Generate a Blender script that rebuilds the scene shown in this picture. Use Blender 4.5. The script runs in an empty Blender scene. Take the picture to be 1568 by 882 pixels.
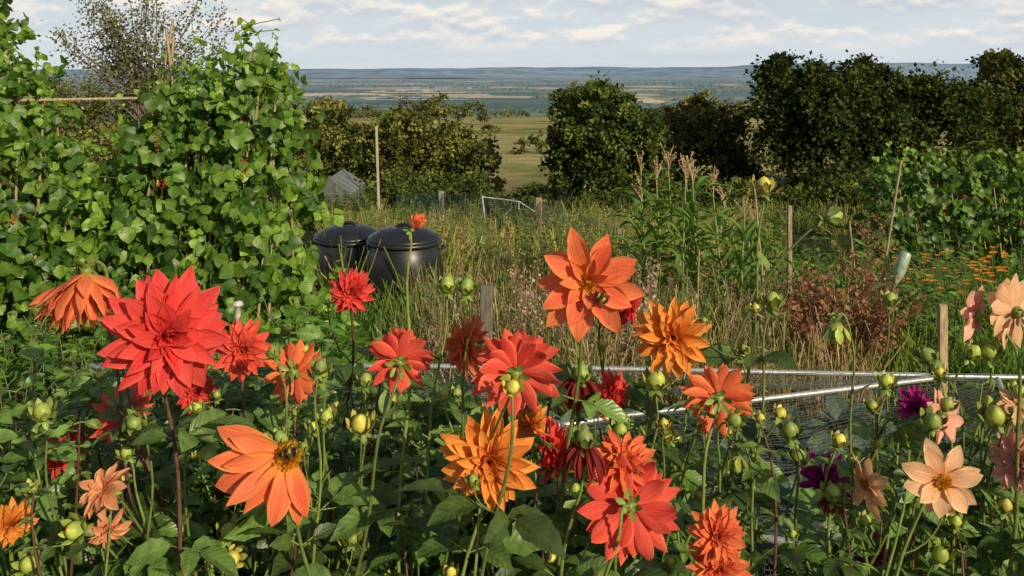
import bpy, math, numpy as np
from mathutils import Vector
rng=np.random.default_rng(7)
R_=lambda a,b,n=None: rng.uniform(a,b,n)
rd=math.radians
scene=bpy.context.scene
def unit(v):
    v=np.asarray(v,float); return v/np.maximum(np.linalg.norm(v,axis=-1,keepdims=True),1e-9)

# ------------------------------------------------------------ mesh builder
class MB:
    def __init__(s): s.v=[];s.f=[];s.c=[];s.c2=[];s.st=[];s.n=0
    def add(s,V,F,c,st=None,c2=None):
        V=np.asarray(V,float).reshape(-1,3); n=len(V)
        if n==0: return
        c=np.asarray(c,float)
        if c.ndim==1: c=np.tile(c,(n,1))
        if c2 is None: c2=c
        c2=np.asarray(c2,float)
        if c2.ndim==1: c2=np.tile(c2,(n,1))
        if st is None: st=np.zeros((n,3))
        s.v.append(V); s.f.append(np.asarray(F,int)+s.n); s.c.append(c); s.c2.append(c2); s.st.append(st); s.n+=n
    def build(s,name,mat,parent=None,smooth=True):
        me=bpy.data.meshes.new(name)
        V=np.concatenate(s.v); L=np.concatenate([f.ravel() for f in s.f])
        tot=np.concatenate([np.full(len(f),f.shape[1]) for f in s.f])
        start=np.concatenate([[0],np.cumsum(tot)[:-1]])
        me.vertices.add(len(V)); me.vertices.foreach_set('co',V.astype(np.float32).ravel())
        me.loops.add(len(L)); me.loops.foreach_set('vertex_index',L.astype(np.int32))
        me.polygons.add(len(tot)); me.polygons.foreach_set('loop_start',start.astype(np.int32))
        me.update(calc_edges=True)
        me.polygons.foreach_set('use_smooth',np.full(len(tot),smooth))
        for nm,arr in (('col',s.c),('col2',s.c2)):
            a=me.attributes.new(nm,'FLOAT_COLOR','POINT'); A=np.concatenate(arr)
            a.data.foreach_set('color',np.hstack([A,np.ones((len(A),1))]).astype(np.float32).ravel())
        a=me.attributes.new('st','FLOAT_VECTOR','POINT'); a.data.foreach_set('vector',np.concatenate(s.st).astype(np.float32).ravel())
        me.materials.append(mat); me.update()
        ob=bpy.data.objects.new(name,me); scene.collection.objects.link(ob)
        if parent: ob.parent=parent
        return ob
def empty(name):
    o=bpy.data.objects.new(name,None); scene.collection.objects.link(o); return o
def grid_faces(nt,ns):
    i,j=np.meshgrid(np.arange(nt-1),np.arange(ns-1),indexing='ij'); a=(i*ns+j).ravel()
    return np.stack([a,a+1,a+ns+1,a+ns],1)
def leaf_t(nt=5,ns=3,width=.5,fold=.25,droop=.25,peak=.4,serr=0,base=0.05):
    t=np.linspace(0,1,nt); s=np.linspace(-1,1,ns)
    w=np.where(t<peak,np.clip(np.sin(np.clip(t/peak,0,1)*math.pi/2),0,1)**.7,np.clip(np.cos((t-peak)/(1-peak)*math.pi/2),0,1)**.9)*width/2+base*width/2
    w[-1]=.01
    if serr: w=w*(1+serr*((np.arange(nt)%2)*2-1)); w[-1]=.01
    T,S=np.meshgrid(t,s,indexing='ij'); W=w[:,None]*S
    V=np.stack([W,T,np.abs(W)*fold-droop*T**2],-1).reshape(-1,3)
    ST=np.stack([S,T,0*T],-1).reshape(-1,3)
    return V,grid_faces(nt,ns),ST
def scatter(mb,tm,P,D,N,S,col,c2=None):
    V,F,ST=tm; P=np.asarray(P,float); n=len(P)
    if n==0: return
    D=unit(D); sd=unit(np.cross(D,N)); N=np.cross(sd,D)
    S=np.asarray(S,float)
    if S.ndim==0: S=np.full(n,float(S))
    if S.ndim==1: S=np.stack([S,S,S],1)
    X=P[:,None,:]+(V[None,:,0,None]*S[:,None,0,None])*sd[:,None,:]+(V[None,:,1,None]*S[:,None,1,None])*D[:,None,:]+(V[None,:,2,None]*S[:,None,2,None])*N[:,None,:]
    k=len(V); Fs=(F[None]+(np.arange(n)*k)[:,None,None]).reshape(-1,F.shape[1])
    st=np.tile(ST,(n,1)); st=st.copy(); st[:,2]=np.repeat(rng.random(n),k)
    mb.add(X.reshape(-1,3),Fs,np.repeat(np.asarray(col).reshape(n,3),k,0),st)
def tube(mb,pts,rad,col,n=5,cap=True):
    P=np.asarray(pts,float); m=len(P); rad=np.broadcast_to(np.asarray(rad,float),(m,))
    T=unit(np.gradient(P,axis=0)); ref=np.array([0,0,1.]) if abs(T[m//2][2])<.8 else np.array([1.,0,0])
    A=unit(np.cross(T,ref)); B=np.cross(T,A); a=np.arange(n)/n*2*math.pi
    V=P[:,None]+rad[:,None,None]*(np.cos(a)[None,:,None]*A[:,None]+np.sin(a)[None,:,None]*B[:,None])
    i,j=np.meshgrid(np.arange(m-1),np.arange(n),indexing='ij'); i=i.ravel();j=j.ravel();j2=(j+1)%n
    F=np.stack([i*n+j,i*n+j2,(i+1)*n+j2,(i+1)*n+j],1)
    c=np.asarray(col,float)
    if c.ndim==2: c=np.repeat(c,n,0)
    st=np.zeros((m*n,3)); st[:,1]=np.repeat(np.linspace(0,1,m),n); st[:,2]=rng.random()
    mb.add(V.reshape(-1,3),F,c,st)
    if cap and n>3:
        cc=c if c.ndim==1 else c[-n:]
        mb.add(V[-1],np.arange(n)[None],cc); mb.add(V[0],np.arange(n)[::-1][None],c if c.ndim==1 else c[:n])
def bez(p0,p1,p2,p3,n=10):
    t=np.linspace(0,1,n)[:,None]; p0,p1,p2,p3=[np.asarray(p,float) for p in (p0,p1,p2,p3)]
    return (1-t)**3*p0+3*t*(1-t)**2*p1+3*t*t*(1-t)*p2+t**3*p3
def lathe(mb,prof,center,col,n=24,axis=(0,0,1),scale=1.0):
    ax=unit(axis); ref=np.array([1.,0,0]) if abs(ax[0])<.9 else np.array([0,1.,0])
    A=unit(np.cross(ax,ref)); B=np.cross(ax,A); pr=np.asarray(prof,float)*scale; m=len(pr); a=np.arange(n)/n*2*math.pi
    V=np.asarray(center)+pr[:,0,None,None]*(np.cos(a)[None,:,None]*A+np.sin(a)[None,:,None]*B)+pr[:,1,None,None]*ax
    i,j=np.meshgrid(np.arange(m-1),np.arange(n),indexing='ij'); i=i.ravel();j=j.ravel();j2=(j+1)%n
    F=np.stack([i*n+j,i*n+j2,(i+1)*n+j2,(i+1)*n+j],1)
    c=np.asarray(col,float)
    if c.ndim==2: c=np.repeat(c,n,0)
    mb.add(V.reshape(-1,3),F,c)
def box(mb,c,size,col,rotz=0,tilt=0):
    x,y,z=[s/2 for s in size]
    V=np.array([[-x,-y,-z],[x,-y,-z],[x,y,-z],[-x,y,-z],[-x,-y,z],[x,-y,z],[x,y,z],[-x,y,z]],float)
    cr,sr=math.cos(tilt),math.sin(tilt); V=V@np.array([[cr,0,sr],[0,1,0],[-sr,0,cr]]).T
    cr,sr=math.cos(rotz),math.sin(rotz); V=V@np.array([[cr,-sr,0],[sr,cr,0],[0,0,1]]).T
    F=np.array([[0,3,2,1],[4,5,6,7],[0,1,5,4],[1,2,6,5],[2,3,7,6],[3,0,4,7]])
    mb.add(V+np.asarray(c),F,col)

# ------------------------------------------------------------ terrain height
hy=[-60,2,50,80,250,330,500,1600,30000]; hz=[0.6,0,-6.2,-7.0,-12.7,-20,-45,-150,-150]
def H(x,y):
    x=np.asarray(x,float); y=np.asarray(y,float)
    b=np.interp(y,hy,hz)
    n=.04*np.sin(x*1.3+y*.7)*np.sin(y*1.1-x*.4)*np.clip(y/6,0,1)
    f=np.clip((y-60)/120,0,1)*np.clip((900-y)/500,0,1)
    return b+n+f*(1.1*np.sin(x*.021+1)+.5*np.sin(x*.06+y*.02))

# ------------------------------------------------------------ materials
def newmat(name):
    m=bpy.data.materials.new(name); m.use_nodes=True; nt=m.node_tree; nt.nodes.clear()
    o=nt.nodes.new('ShaderNodeOutputMaterial'); return m,nt,o
def N(nt,t,**k):
    n=nt.nodes.new(t)
    for a,b in k.items(): setattr(n,a,b)
    return n
def attr(nt,nm): return N(nt,'ShaderNodeAttribute',attribute_name=nm)
def mixc(nt,f,a,b,bt='MIX'):
    m=N(nt,'ShaderNodeMix',data_type='RGBA',blend_type=bt)
    for s,v in ((m.inputs[0],f),(m.inputs[6],a),(m.inputs[7],b)):
        if isinstance(v,bpy.types.NodeSocket): nt.links.new(v,s)
        elif isinstance(v,(int,float)): s.default_value=v
        else: s.default_value=(*v,1) if len(v)==3 else v
    return m.outputs[2]
def math_(nt,op,a,b=None,clamp=False):
    m=N(nt,'ShaderNodeMath',operation=op); m.use_clamp=clamp
    for s,v in ((m.inputs[0],a),(m.inputs[1],b)):
        if v is None: continue
        if isinstance(v,bpy.types.NodeSocket): nt.links.new(v,s)
        else: s.default_value=v
    return m.outputs[0]
def mapr(nt,v,a,b,c=0,d=1):
    m=N(nt,'ShaderNodeMapRange'); nt.links.new(v,m.inputs[0]); m.inputs[1].default_value=a;m.inputs[2].default_value=b;m.inputs[3].default_value=c;m.inputs[4].default_value=d
    return m.outputs[0]
def noise(nt,vec,scale,detail=3,rough=.5):
    n=N(nt,'ShaderNodeTexNoise'); n.inputs['Scale'].default_value=scale; n.inputs['Detail'].default_value=detail; n.inputs['Roughness'].default_value=rough
    if vec is not None: nt.links.new(vec,n.inputs['Vector'])
    return n.outputs[0]
def simpleleaf(name,tr=.3):
    m,nt,o=newmat(name); c=attr(nt,'col').outputs['Color']
    d=N(nt,'ShaderNodeBsdfDiffuse'); nt.links.new(c,d.inputs[0]); t=N(nt,'ShaderNodeBsdfTranslucent'); nt.links.new(mixc(nt,1.0,c,(1.7,1.6,.7),'MULTIPLY'),t.inputs[0])
    mx=N(nt,'ShaderNodeMixShader'); mx.inputs[0].default_value=tr
    nt.links.new(d.outputs[0],mx.inputs[1]);nt.links.new(t.outputs[0],mx.inputs[2]);nt.links.new(mx.outputs[0],o.inputs[0]); return m
def leafmat(name,rough=.45,tr=.35,spec=.05,rib=.5,nscale=40):
    m,nt,o=newmat(name); c=attr(nt,'col'); st=attr(nt,'st')
    pos=N(nt,'ShaderNodeNewGeometry').outputs['Position']
    nz=mapr(nt,noise(nt,pos,nscale,1),.3,.7,.7,1.35)
    sx=N(nt,'ShaderNodeSeparateXYZ'); nt.links.new(st.outputs['Vector'],sx.inputs[0])
    ribf=mapr(nt,math_(nt,'ABSOLUTE',sx.outputs[0]),.0,.18,rib,0)
    vein=math_(nt,'SINE',math_(nt,'MULTIPLY',math_(nt,'SUBTRACT',sx.outputs[1],math_(nt,'MULTIPLY',math_(nt,'ABSOLUTE',sx.outputs[0]),.25)),45.))
    vf=mapr(nt,vein,.6,1,0,rib*.45)
    col=mixc(nt,math_(nt,'MAXIMUM',ribf,vf),mixc(nt,1.0,c.outputs['Color'],nz,'MULTIPLY'),mixc(nt,1.0,c.outputs['Color'],(1.9,1.8,1.9),'MULTIPLY'))
    bp=N(nt,'ShaderNodeBump'); bp.inputs['Strength'].default_value=.35; bp.inputs['Distance'].default_value=.002
    nt.links.new(math_(nt,'ADD',nz,math_(nt,'MULTIPLY',vein,.3)),bp.inputs['Height'])
    p=N(nt,'ShaderNodeBsdfDiffuse'); nt.links.new(col,p.inputs[0]); nt.links.new(bp.outputs[0],p.inputs['Normal'])
    gl=N(nt,'ShaderNodeBsdfGlossy'); gl.inputs['Roughness'].default_value=rough; nt.links.new(bp.outputs[0],gl.inputs['Normal'])
    t=N(nt,'ShaderNodeBsdfTranslucent'); nt.links.new(mixc(nt,1.0,col,(1.9,1.8,.6),'MULTIPLY'),t.inputs[0])
    mx=N(nt,'ShaderNodeMixShader'); mx.inputs[0].default_value=tr; nt.links.new(p.outputs[0],mx.inputs[1]);nt.links.new(t.outputs[0],mx.inputs[2])
    m2=N(nt,'ShaderNodeMixShader'); m2.inputs[0].default_value=spec; nt.links.new(mx.outputs[0],m2.inputs[1]);nt.links.new(gl.outputs[0],m2.inputs[2]); nt.links.new(m2.outputs[0],o.inputs[0]); return m
def petalmat(name):
    m,nt,o=newmat(name); c=attr(nt,'col'); c2=attr(nt,'col2'); st=attr(nt,'st')
    sx=N(nt,'ShaderNodeSeparateXYZ'); nt.links.new(st.outputs['Vector'],sx.inputs[0])
    cb=N(nt,'ShaderNodeCombineXYZ'); nt.links.new(math_(nt,'MULTIPLY',sx.outputs[0],7.),cb.inputs[0]); nt.links.new(math_(nt,'MULTIPLY',sx.outputs[1],1.2),cb.inputs[1]); nt.links.new(math_(nt,'MULTIPLY',sx.outputs[2],50.),cb.inputs[2])
    nz=noise(nt,cb.outputs[0],1.5,3,.6)
    edge=math_(nt,'POWER',math_(nt,'ABSOLUTE',sx.outputs[0]),2.2)
    f=math_(nt,'ADD',math_(nt,'MULTIPLY',edge,.85),math_(nt,'MULTIPLY',math_(nt,'SUBTRACT',nz,.42),1.4),True)
    col=mixc(nt,f,c.outputs['Color'],c2.outputs['Color'])
    col=mixc(nt,1.0,col,mapr(nt,nz,.25,.75,.74,1.12),'MULTIPLY')
    p=N(nt,'ShaderNodeBsdfPrincipled'); nt.links.new(col,p.inputs['Base Color']); p.inputs['Roughness'].default_value=.5; p.inputs['Specular IOR Level'].default_value=.2
    t=N(nt,'ShaderNodeBsdfTranslucent'); nt.links.new(mixc(nt,1.0,col,(1.05,1.1,.9),'MULTIPLY'),t.inputs[0])
    bp=N(nt,'ShaderNodeBump'); bp.inputs['Strength'].default_value=.7; bp.inputs['Distance'].default_value=.002; nt.links.new(nz,bp.inputs['Height']); nt.links.new(bp.outputs[0],p.inputs['Normal'])
    mx=N(nt,'ShaderNodeMixShader'); mx.inputs[0].default_value=.34
    nt.links.new(p.outputs[0],mx.inputs[1]);nt.links.new(t.outputs[0],mx.inputs[2]);nt.links.new(mx.outputs[0],o.inputs[0]); return m
def colmat(name,rough=.7,spec=.3,metal=0,ns=60,lo=.7,hi=1.3,bump=.3,bd=.003,stretch=None):
    m,nt,o=newmat(name); c=attr(nt,'col'); pos=N(nt,'ShaderNodeNewGeometry').outputs['Position']
    if stretch:
        mp=N(nt,'ShaderNodeMapping'); mp.inputs['Scale'].default_value=stretch; nt.links.new(pos,mp.inputs[0]); pos=mp.outputs[0]
    nz=noise(nt,pos,ns,3,.6)
    p=N(nt,'ShaderNodeBsdfPrincipled'); nt.links.new(mixc(nt,1.0,c.outputs['Color'],mapr(nt,nz,.3,.7,lo,hi),'MULTIPLY'),p.inputs['Base Color'])
    p.inputs['Roughness'].default_value=rough;p.inputs['Specular IOR Level'].default_value=spec;p.inputs['Metallic'].default_value=metal
    if bump:
        bp=N(nt,'ShaderNodeBump'); bp.inputs['Strength'].default_value=bump; bp.inputs['Distance'].default_value=bd; nt.links.new(nz,bp.inputs['Height']); nt.links.new(bp.outputs[0],p.inputs['Normal'])
    nt.links.new(p.outputs[0],o.inputs[0]); return m
M_dleaf=leafmat('dahlia_leaf',.4,.3,.05,.4,60)
M_bean=leafmat('bean_leaf',.42,.38,.03,.35,25)
M_tree=simpleleaf('tree_leaf',.22)
M_grass=simpleleaf('grass_blade',.33)
M_petal=petalmat('dahlia_petal')
M_stem=colmat('stem',.45,.35,ns=80,bump=0)
M_wood=colmat('weathered_wood',.85,.15,ns=14,lo=.55,hi=1.4,bump=.6,stretch=(8,8,1))
M_bark=colmat('bark',.9,.1,ns=10,bump=.6,bd=.03)
M_plastic=colmat('black_plastic',.36,.5,ns=9,lo=.8,hi=1.5,bump=.15)
M_metal=colmat('galvanised_tube',.4,.5,.5,ns=90,lo=.5,hi=1.15,bump=.2,bd=.001)
M_net=simpleleaf('netting',.1)
M_paint=colmat('painted_metal',.6,.3,ns=8,bump=.1)
M_fuzz=colmat('bee_fur',.8,.1,ns=400)
M_far=simpleleaf('distant_foliage',.05)

# ------------------------------------------------------------ ground
def ground_mat():
    m,nt,o=newmat('ground'); pos=N(nt,'ShaderNodeNewGeometry').outputs['Position']
    sx=N(nt,'ShaderNodeSeparateXYZ'); nt.links.new(pos,sx.inputs[0]); Y=sx.outputs[1]
    n1=noise(nt,pos,1.2,4,.65); n2=noise(nt,pos,14,4,.7)
    near=mixc(nt,mapr(nt,n1,.4,.62),(.035,.028,.018),(.06,.085,.025)); near=mixc(nt,1.0,near,mapr(nt,n2,.3,.7,.5,1.5),'MULTIPLY')
    nf=noise(nt,pos,.05,4,.6); mp=N(nt,'ShaderNodeMapping'); mp.inputs['Scale'].default_value=(.14,.55,.3); nt.links.new(pos,mp.inputs[0]); nf2=noise(nt,mp.outputs[0],1,6,.85)
    field=mixc(nt,mapr(nt,nf2,.38,.62),(.19,.19,.07),(.50,.42,.20)); field=mixc(nt,mapr(nt,nf,.50,.62),field,(.15,.17,.06))
    wn=N(nt,'ShaderNodeTexNoise'); wn.inputs['Scale'].default_value=.0012; wn.inputs['Detail'].default_value=3; nt.links.new(pos,wn.inputs['Vector'])
    vm=N(nt,'ShaderNodeVectorMath',operation='SCALE'); nt.links.new(wn.outputs['Color'],vm.inputs[0]); vm.inputs['Scale'].default_value=700
    va=N(nt,'ShaderNodeVectorMath',operation='ADD'); nt.links.new(pos,va.inputs[0]); nt.links.new(vm.outputs[0],va.inputs[1])
    mv=N(nt,'ShaderNodeMapping'); mv.inputs['Scale'].default_value=(.0019,.0013,0); mv.inputs['Rotation'].default_value=(0,0,.5); nt.links.new(va.outputs[0],mv.inputs[0])
    vo=N(nt,'ShaderNodeTexVoronoi'); vo.inputs['Scale'].default_value=1; nt.links.new(mv.outputs[0],vo.inputs['Vector'])
    sc=N(nt,'ShaderNodeSeparateColor'); nt.links.new(vo.outputs['Color'],sc.inputs[0])
    cr=N(nt,'ShaderNodeValToRGB'); cr.color_ramp.interpolation='CONSTANT'; e=cr.color_ramp.elements
    e[0].position=0;e[0].color=(.06,.10,.045,1);e[1].position=.22;e[1].color=(.15,.20,.07,1)
    for p_,c_ in ((.40,(.07,.12,.05,1)),(.54,(.26,.26,.12,1)),(.68,(.80,.60,.36,1)),(.79,(.10,.14,.06,1)),(.88,(.58,.46,.26,1))):
        q=e.new(p_); q.color=c_
    nt.links.new(sc.outputs[0],cr.inputs[0])
    mw=N(nt,'ShaderNodeMapping'); mw.inputs['Scale'].default_value=(.0011,.0018,0); nt.links.new(pos,mw.inputs[0])
    nv=noise(nt,mw.outputs[0],1,6,.75); woods=mapr(nt,nv,.51,.54)
    val=mixc(nt,woods,cr.outputs[0],(.025,.045,.03))
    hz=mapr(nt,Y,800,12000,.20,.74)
    val=mixc(nt,hz,val,(.27,.37,.47))  # aerial haze painted into the valley colour, stronger with distance
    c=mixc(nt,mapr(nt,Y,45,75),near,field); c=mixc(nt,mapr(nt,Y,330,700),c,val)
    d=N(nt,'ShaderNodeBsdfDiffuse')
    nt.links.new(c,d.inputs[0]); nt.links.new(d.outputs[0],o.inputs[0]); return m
ys=np.concatenate([[-60,-20,-5],np.linspace(-1,80,120),np.geomspace(84,25000,130)])
ts=np.linspace(-1,1,101)
Yg,Tg=np.meshgrid(ys,ts,indexing='ij'); Xg=Tg*(14+1.3*np.maximum(Yg,0)+np.where(Yg<0,30,0))
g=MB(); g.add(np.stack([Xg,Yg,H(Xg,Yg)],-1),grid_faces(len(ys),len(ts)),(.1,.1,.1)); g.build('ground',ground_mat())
xs=np.linspace(-15000,15000,161); yy=np.linspace(11500,17000,30)
Yh,Xh=np.meshgrid(yy,xs,indexing='ij')
top=np.interp(Xh,[-15000,-6500,-3200,-800,1500,3500,5000,9000,15000],[-80,-60,-52,-12,-16,-4,50,55,45])+9*np.sin(Xh/700)+6*np.sin(Xh/260+2)+4*np.sin(Xh/110)
k=np.clip((Yh-11500-500*np.sin(Xh/900))/2600,0,1); Zh=-152+(top+152)*(k*k*(3-2*k))+8*np.sin(Xh/300+Yh/400)*k*(1-k)*4
cH=np.array([.215,.305,.405])*(1+.12*np.sin(Xh/170+Yh/90)*np.sin(Xh/420)+.07*np.sin(Yh/160))[...,None]  # blue of distant haze put into the hill base colour
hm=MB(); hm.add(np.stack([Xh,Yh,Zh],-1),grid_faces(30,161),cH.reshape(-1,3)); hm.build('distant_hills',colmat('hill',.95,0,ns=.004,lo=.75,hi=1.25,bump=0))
n6=7
a=np.arange(n6)/n6*2*math.pi
dv=np.vstack([np.stack([np.cos(a),np.sin(a),0*a],1),np.stack([.8*np.cos(a+.3),.8*np.sin(a+.3),.6+0*a],1),[[0,0,1]]])
df=[]
for i in range(n6):
    j=(i+1)%n6; df+= [[i,j,n6+j],[i,n6+j,n6+i],[n6+i,n6+j,2*n6]]
domeT=(dv,np.array(df),np.zeros((len(dv),3)))
mb=MB()
for _ in range(260):
    y=math.exp(R_(math.log(1700),math.log(10500))); x=R_(-.55,.6)*y; L=R_(80,700)*(y/5000)**.4; ang=R_(-.6,.6); n=int(L/20)
    t=np.linspace(-.5,.5,n); px=x+L*t*math.cos(ang)+R_(-8,8,n); py=y+L*t*math.sin(ang)+R_(-14,14,n)
    f=np.clip((py-800)/11200,0,1)*.56+.17; c=np.array([.028,.048,.026])*(R_(.7,1.4,n)[:,None])*(1-f[:,None])+np.array([.21,.30,.40])*f[:,None]  # wood colours fade to blue with distance: haze painted into the albedo
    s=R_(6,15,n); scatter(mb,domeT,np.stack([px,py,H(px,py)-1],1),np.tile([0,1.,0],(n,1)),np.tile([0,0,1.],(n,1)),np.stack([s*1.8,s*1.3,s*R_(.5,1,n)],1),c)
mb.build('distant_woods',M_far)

# ------------------------------------------------------------ foliage lobes
diamond=(np.array([[0,0,0],[.36,.5,.1],[0,1,0],[-.36,.5,.1]]),np.array([[0,1,2],[0,2,3]]),np.array([[0,0,0],[1,.5,0],[0,1,0],[-1,.5,0]],float))
def foliage(mb,lobes,ncl,per,size,cols,spread=.16):
    L=np.array(lobes,float); area=(L[:,3]*L[:,5])**.8; pr=area/area.sum()
    idx=rng.choice(len(L),ncl,p=pr); d=unit(rng.normal(size=(ncl,3)))
    d[:,2]=np.where(d[:,2]<-.5,-d[:,2],d[:,2]); d[:,1]=np.where((d[:,1]>.3)&(rng.random(ncl)<.6),-d[:,1],d[:,1])
    rr=R_(.55,1.08,ncl)**.8
    C=L[idx,:3]+d*L[idx,3:6]*rr[:,None]
    br=np.clip(1+.42*rng.normal(size=ncl),.35,2.1); mixv=rng.random(ncl)
    n=ncl*per; ci=np.repeat(np.arange(ncl),per); sp=(L[idx,3:6].mean(1)*spread)[ci][:,None]
    P=C[ci]+rng.normal(size=(n,3))*sp*np.array([1,1,.75])
    Dd=unit(d[ci]*.6+rng.normal(size=(n,3))*.8+[0,0,-.1]); Nn=unit(d[ci]*.9+rng.normal(size=(n,3))*.7+[0,0,.35])
    c0,c1=np.array(cols[0]),np.array(cols[1]); col=(c0+(c1-c0)*mixv[ci][:,None])*br[ci][:,None]*R_(.75,1.3,n)[:,None]
    scatter(mb,diamond,P,Dd,Nn,size*R_(.6,1.3,n),col)
def trunk(mb,x,y,h,r,limbs=6,spread=1.5):
    z0=float(H(x,y))-.1
    p=bez((x,y,z0),(x+.1*r,y,z0+h*.3),(x-.4*r,y,z0+h*.6),(x+r*.5,y,z0+h*.85),8); tube(mb,p,np.linspace(r,r*.25,8),(.06,.045,.032),7)
    for i in range(limbs):
        a=R_(0,6.28); q=p[int(R_(2,6))]; e=q+np.array([math.cos(a)*spread,math.sin(a)*spread,h*R_(.15,.35)])
        tube(mb,bez(q,q+(e-q)*[.5,.5,.2],q+(e-q)*[.8,.8,.6],e,6),np.linspace(r*.45,r*.08,6),(.06,.045,.032),5)
def tree(name,x,y,h,lobes,ncl,per,size,cols,r=.25,spread=2):
    e=empty(name); m=MB(); trunk(m,x,y,h,r,7,spread); m.build('trunk',M_bark,e); m=MB(); foliage(m,lobes,ncl,per,size,cols); m.build('crown',M_tree,e)
def lobes_in(cx,cy,z0,z1,rx,ry,k,ls):
    out=[]
    for i in range(k):
        a=R_(0,6.28); q=R_(.15,1)**.6; t=R_(0,1)**.85; w=(.85+.15*math.sin(math.pi*t)) if t<.65 else math.cos((t-.65)/.35*1.1)**.6
        s=ls*R_(.6,1.25); out.append((cx+math.cos(a)*q*(rx-s*.6)*w,cy+math.sin(a)*q*ry*w,z0+s*.4+(z1-z0-s*1.2)*t+R_(-.2,.3),s,s,s*.85))
    out.append((cx,cy,(z0+z1)/2-.1,rx*.8,ry*.7,(z1-z0)*.42)); return out
DK=[(.017,.036,.011),(.072,.085,.022)]; MD=[(.035,.062,.016),(.12,.145,.034)]; OL=[(.055,.072,.02),(.18,.165,.048)]
tree('broadleaf_tree',14.8,44,6,lobes_in(14.9,44,-5.9,2.15,3.7,3,36,1.2),1100,34,.22,DK,.3)
tree('broadleaf_tree',19.9,45,6,lobes_in(20.1,45,-6.0,1.8,4.4,3,40,1.25),1250,34,.22,DK,.3)
tree('broadleaf_tree',29.2,54,7,lobes_in(29.4,54,-6.8,2.4,3.3,3,28,1.2),640,32,.25,[(.035,.055,.016),(.14,.13,.035)],.3)
tree('hawthorn_tree',4.0,40,4,lobes_in(4.0,40,-5.2,.8,3.0,2.4,32,1.0),950,32,.20,MD,.2)
tree('hawthorn_tree',9.6,49,4,lobes_in(10.1,49,-6.4,.0,3.2,2.4,28,1.0),700,32,.22,OL,.2)
m=MB(); lb=[]
for i in range(120):
    x=R_(-12,-1.3); hh=(4.6+.45*math.sin(x*1.1)+.4*math.sin(x*2.7))*np.interp(x,[-3.5,-1.3],[1,.72]); lb.append((x,44+R_(-1.5,2.5),-5.9+R_(.15,1)*hh,R_(.7,1.2),1.2,R_(.6,1.0)))
for i in range(30):
    x=R_(-30,-11); lb.append((x,46+R_(-2,2),-5.8+R_(.5,6.3),R_(1.3,2),1.8,R_(1.2,1.8)))
foliage(m,lb,3000,28,.20,[(.045,.068,.018),(.20,.19,.052)]); m.build('hedge',M_tree)
m=MB(); lb=[]
for i in range(80):
    x=R_(-7,13); hh=1.4 if x<-1.2 or x>.6 else .6; lb.append((x,34+R_(-2,2),-4.4+R_(-.1,hh),R_(.7,1.2),1.0,R_(.4,.8)))
foliage(m,lb,1400,26,.17,[(.028,.050,.014),(.11,.13,.03)]); m.build('bramble_hedge',M_tree)
m=MB(); lb=[]
for i in range(90):
    x=R_(9,38); lb.append((x,38+R_(-2,3),-5.1+R_(0,2.0),R_(.9,1.6),1.3,R_(.7,1.2)))
foliage(m,lb,1100,26,.2,[(.016,.030,.010),(.06,.072,.02)]); m.build('hedge',M_tree)
m=MB(); lb=[]
for i in range(60):
    x=R_(-75,75); y=R_(215,260); lb.append((x,y,float(H(x,y))+R_(.2,1.2),R_(2,5.5),2,R_(.8,1.7)))
for i in range(16):
    x=R_(-70,-4); y=170; lb.append((x,y,float(H(x,y))+R_(.5,3),R_(2,4),2,R_(1.4,2.4)))
for i in range(26):
    x=R_(-4,30); y=R_(85,140); lb.append((x,y,float(H(x,y))+R_(-.2,.4),R_(.8,2.2),1,R_(.4,.9)))
foliage(m,lb,1100,16,.6,[(.05,.07,.025),(.15,.15,.05)]); m.build('hedgerow',M_tree)
e=empty('elder_tree'); tm=MB(); lm=MB(); trunk(tm,-6.0,15,3.6,.12,3,.6)
tips=[]
for i in range(52):
    b=np.array([-6+R_(-.2,.2),15,.4+R_(0,.8)]); en=np.array([-6+R_(-1.25,1.3),15+R_(-.8,.8),R_(1.5,2.85)]); p=bez(b,b+[0,0,.5],en-[0,0,.4],en+[R_(-.1,.1),0,.0],9)
    tube(tm,p,np.linspace(.016,.004,9),(.13,.11,.08),4)
    for j in range(4,9):
        for q in range(26): tips.append(p[j]+rng.normal(size=3)*.1)
P=np.array(tips); n=len(P); scatter(lm,diamond,P,rng.normal(size=(n,3)),rng.normal(size=(n,3))+[0,-.3,.5],R_(.03,.075,n),np.array([.14,.15,.07])*R_(.6,1.5,n)[:,None])
tm.build('branches',M_bark,e); lm.build('leaves',M_tree,e)

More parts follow.
